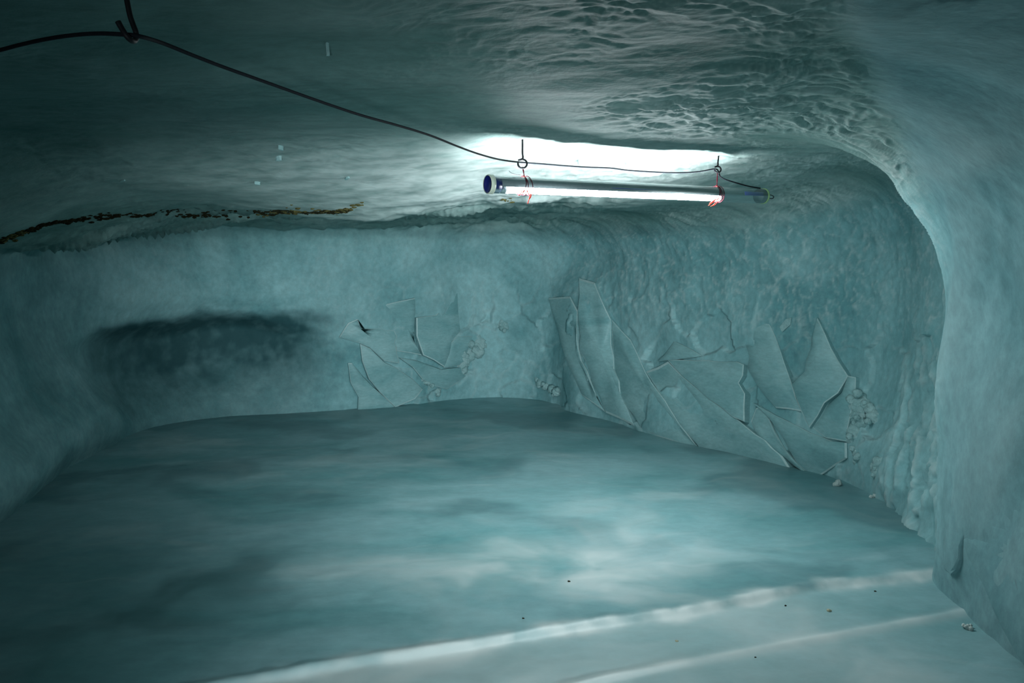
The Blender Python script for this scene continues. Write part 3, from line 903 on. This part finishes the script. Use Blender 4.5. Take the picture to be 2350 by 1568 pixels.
for px, th, ti in (
    ([(2196, 1180), (2212, 1240), (2224, 1275), (2242, 1305), (2267, 1350), (2300, 1415), (2338, 1482), (2390, 1560), (2440, 1460), (2440, 1200), (2400, 1080), (2300, 1040), (2220, 1080)], 0.020, (0, 0.10)),
    ([(2172, 930), (2196, 940), (2210, 1100), (2217, 1230), (2211, 1285), (2203, 1308), (2192, 1318), (2180, 1310), (2171, 1265)], 0.004, (0, 0.075))):
    plate(px, th, WR, ti, M_FLANGE, 'ice_flange', -0.06, False)
for px, th, ti in BP: plate(px, th, WB, ti)

# ------------------------------------------------------------------ puffs of frost and snow on the walls and the floor
def clump(name, centres, mat, parent, sub=2, rough=0.35):
    """a lump made of merging balls; centres are (point, radius)"""
    bm = bmesh.new()
    for c, r in centres:
        ret = bmesh.ops.create_icosphere(bm, subdivisions=sub, radius=r, matrix=Matrix.Translation(Vector(c)))
        vs = ret['verts']
        co = np.array([v.co for v in vs])
        nn = fbm(co, 1.6 / r, 3, 131)
        for v, q in zip(vs, nn):
            v.co = Vector(c) + (v.co - Vector(c)) * (1 + rough * float(q))
    o = bm_obj(name, bm, mat, parent)
    return o
def wall_clump(name, px, r, parent, mat=None):
    p, n = wall_at(px)
    cs = []
    for i in range(len(px)):
        q = r * rng.uniform(1.1, 2.0)
        cs.append((p[i] - n[i] * q * 0.45, q))
        for _ in range(3):
            q2 = q * rng.uniform(0.35, 0.7)
            v_ = np.array([rng.uniform(-1, 1) for _ in range(3)])
            cs.append((p[i] - n[i] * q2 * 0.3 + v_ * q * 0.8, q2))
    return clump(name, cs, mat or M_FROST, parent, 3, 0.28)
M_PUFF = ice('puffy_ice', (0.24, 0.41, 0.415), (0.38, 0.54, 0.54), scale=7, rough=0.6, bump=0.5, bump_scale=45, use_attr=False, fine=0.15, spec=0.25)
for px, r in (
    ([(1968, 912), (1972, 924), (1966, 936), (1960, 946), (1964, 958), (1970, 968)], 0.040),
    ([(1958, 985), (1955, 996), (1950, 1006)], 0.030),
    ([(1985, 928), (1994, 940), (1998, 955)], 0.026),
    ([(1964, 1040), (1972, 1050), (1962, 1060)], 0.020),
    ([(2003, 1072), (2012, 1062), (2008, 1080)], 0.022)):
    wall_clump('frost_puff', px, r, WR, M_PUFF)
for px, r in (
    ([(1098, 780), (1104, 790), (1094, 800), (1086, 808), (1080, 814)], 0.055),
    ([(1068, 826), (1062, 838), (1058, 846)], 0.04),
    ([(1150, 742), (1156, 750)], 0.035),
    ([(1236, 880), (1250, 888), (1262, 894), (1272, 900)], 0.035),
    ([(978, 876), (990, 888), (1004, 898)], 0.03)):
    wall_clump('frost_puff', px, r, WB, M_PUFF)
for x, y, k, r in ((1922, 1121, 7, 0.022), (2222, 1443, 6, 0.012), (2002, 1150, 4, 0.014), (1070, 912, 5, 0.03), (1310, 934, 5, 0.028)):
    c = on_floor(x, y)
    cs = [(c + np.array([rng.uniform(-1.4, 1.4) * r, rng.uniform(-1, 1) * r, r * rng.uniform(0.1, 1.0)]), r * rng.uniform(0.5, 0.95)) for _ in range(k)]
    clump('snow_clump', cs, M_FROST, floor)
# small shards of ice stuck to the ceiling and the walls
def shard(px, size, parent, mat=M_FROST):
    p, n = wall_at([px])
    bm = bmesh.new()
    k = rng.randint(5, 7)
    ph = rng.uniform(0, 6)
    a = np.cross(n[0], [rng.uniform(-1, 1), rng.uniform(-1, 1), 0.4]); a /= np.linalg.norm(a)
    b = np.cross(n[0], a)
    ring = []
    for i in range(k):
        an = 2 * math.pi * i / k
        rr = size * rng.uniform(0.6, 1.1)
        ring.append(p[0] + a * math.cos(an + ph) * rr + b * math.sin(an + ph) * rr * 2.2)
    low = [bm.verts.new(tuple(q - n[0] * 0.03)) for q in ring]
    up = [bm.verts.new(tuple(q + n[0] * (0.012 + size * rng.uniform(0.15, 0.35)))) for q in ring]
    for i in range(k):
        bm.faces.new((low[i], low[(i + 1) % k], up[(i + 1) % k], up[i]))
    bm.faces.new(up)
    return bm_obj('ice_shard', bm, mat, parent, smooth=False)
for x, y, sz in ((752, 116, 0.009), (645, 338, 0.016), (640, 362, 0.018), (796, 405, 0.020), (590, 418, 0.016), (282, 410, 0.016), (1330, 372, 0.012), ):
    shard((x, y), sz * 0.6, STRUCT['ceiling'], M_PUFF)
shard((1808, 742), 0.04, WR, M_PUFF)

# ------------------------------------------------------------------ grit frozen into the joint between ceiling and back wall
M_GRIT = simple('brown_grit', (0.018, 0.017, 0.008), 0.9, 0, 0.1, 40, 0.9)
M_OCHRE = simple('ochre_grit', (0.085, 0.078, 0.03), 0.9, 0, 0.1, 40, 0.6)
def grit(px_line, count, spread, mat, size, name, seed):
    r_ = random.Random(seed)
    line = catmull([np.array(q, float) for q in px_line], 6)
    pts = []
    for i in range(count):
        q = line[r_.randrange(len(line) - 1)]
        q2 = line[min(len(line) - 1, r_.randrange(len(line)))]
        t = r_.random() * (len(line) - 1.001); k = int(t); q = line[k] + (line[k + 1] - line[k]) * (t - k)
        w_ = 0.4 + 0.9 * abs(math.sin(q[0] * 0.021) * math.sin(q[0] * 0.0063 + 1))
        pts.append((q[0] + r_.gauss(0, 4), q[1] + r_.gauss(0, spread * w_)))
    p, n = wall_at(pts)
    dsp, _ = relief(p, sstep(0.12, -0.12, field(p)[1]))
    p = p + n * dsp[:, None]
    bm = bmesh.new()
    for i in range(count):
        sz = size * r_.uniform(0.5, 1.4)
        ret = bmesh.ops.create_icosphere(bm, subdivisions=1, radius=sz, matrix=Matrix.Translation(Vector(p[i] + n[i] * sz * 0.3)) @ Matrix.Diagonal((r_.uniform(1, 2.4), 1, r_.uniform(0.5, 0.9), 1)))
        for v in ret['verts']:
            v.co += Vector((r_.uniform(-1, 1), r_.uniform(-1, 1), r_.uniform(-1, 1))) * sz * 0.3
    o = bm_obj(name, bm, mat, STRUCT['ceiling'], smooth=False)
    o['kind'] = 'stuff'
    return o
grit([(2, 556), (50, 535), (100, 515), (150, 509), (220, 501), (300, 495), (400, 493), (480, 489), (560, 486), (640, 484), (720, 483), (800, 476)], 520, 3.2, M_GRIT, 0.009, 'dirt_seam', 5)
grit([(4, 552), (30, 543), (60, 530)], 40, 4.0, M_OCHRE, 0.010, 'ochre_grit', 6)
grit([(600, 490), (660, 484), (720, 482), (780, 478), (830, 468)], 130, 4.5, M_OCHRE, 0.008, 'ochre_grit', 7)
grit([(1148, 452), (1165, 458), (1180, 460)], 12, 3.0, M_OCHRE, 0.007, 'ochre_grit', 8)

# crumbs of grit on the floor
M_PEBBLE = simple('buff_pebble', (0.42, 0.40, 0.28), 0.8, 0, 0.2, 60, 0.3)
for x, y, sz, mt in ((1901, 1404, 0.008, M_PEBBLE), (1802, 1393, 0.004, M_GRIT), (2008, 1361, 0.004, M_GRIT), (1552, 1468, 0.005, M_PEBBLE), (1305, 1342, 0.005, M_GRIT), (1200, 1431, 0.004, M_GRIT), (1733, 1508, 0.003, M_GRIT)):
    c = on_floor(x, y)
    clump('grit_crumb', [(c + np.array([0, 0, sz * 0.4]), sz), (c + np.array([sz * 1.1, 0, sz * 0.3]), sz * 0.7)], mt, floor, 1, 0.5)
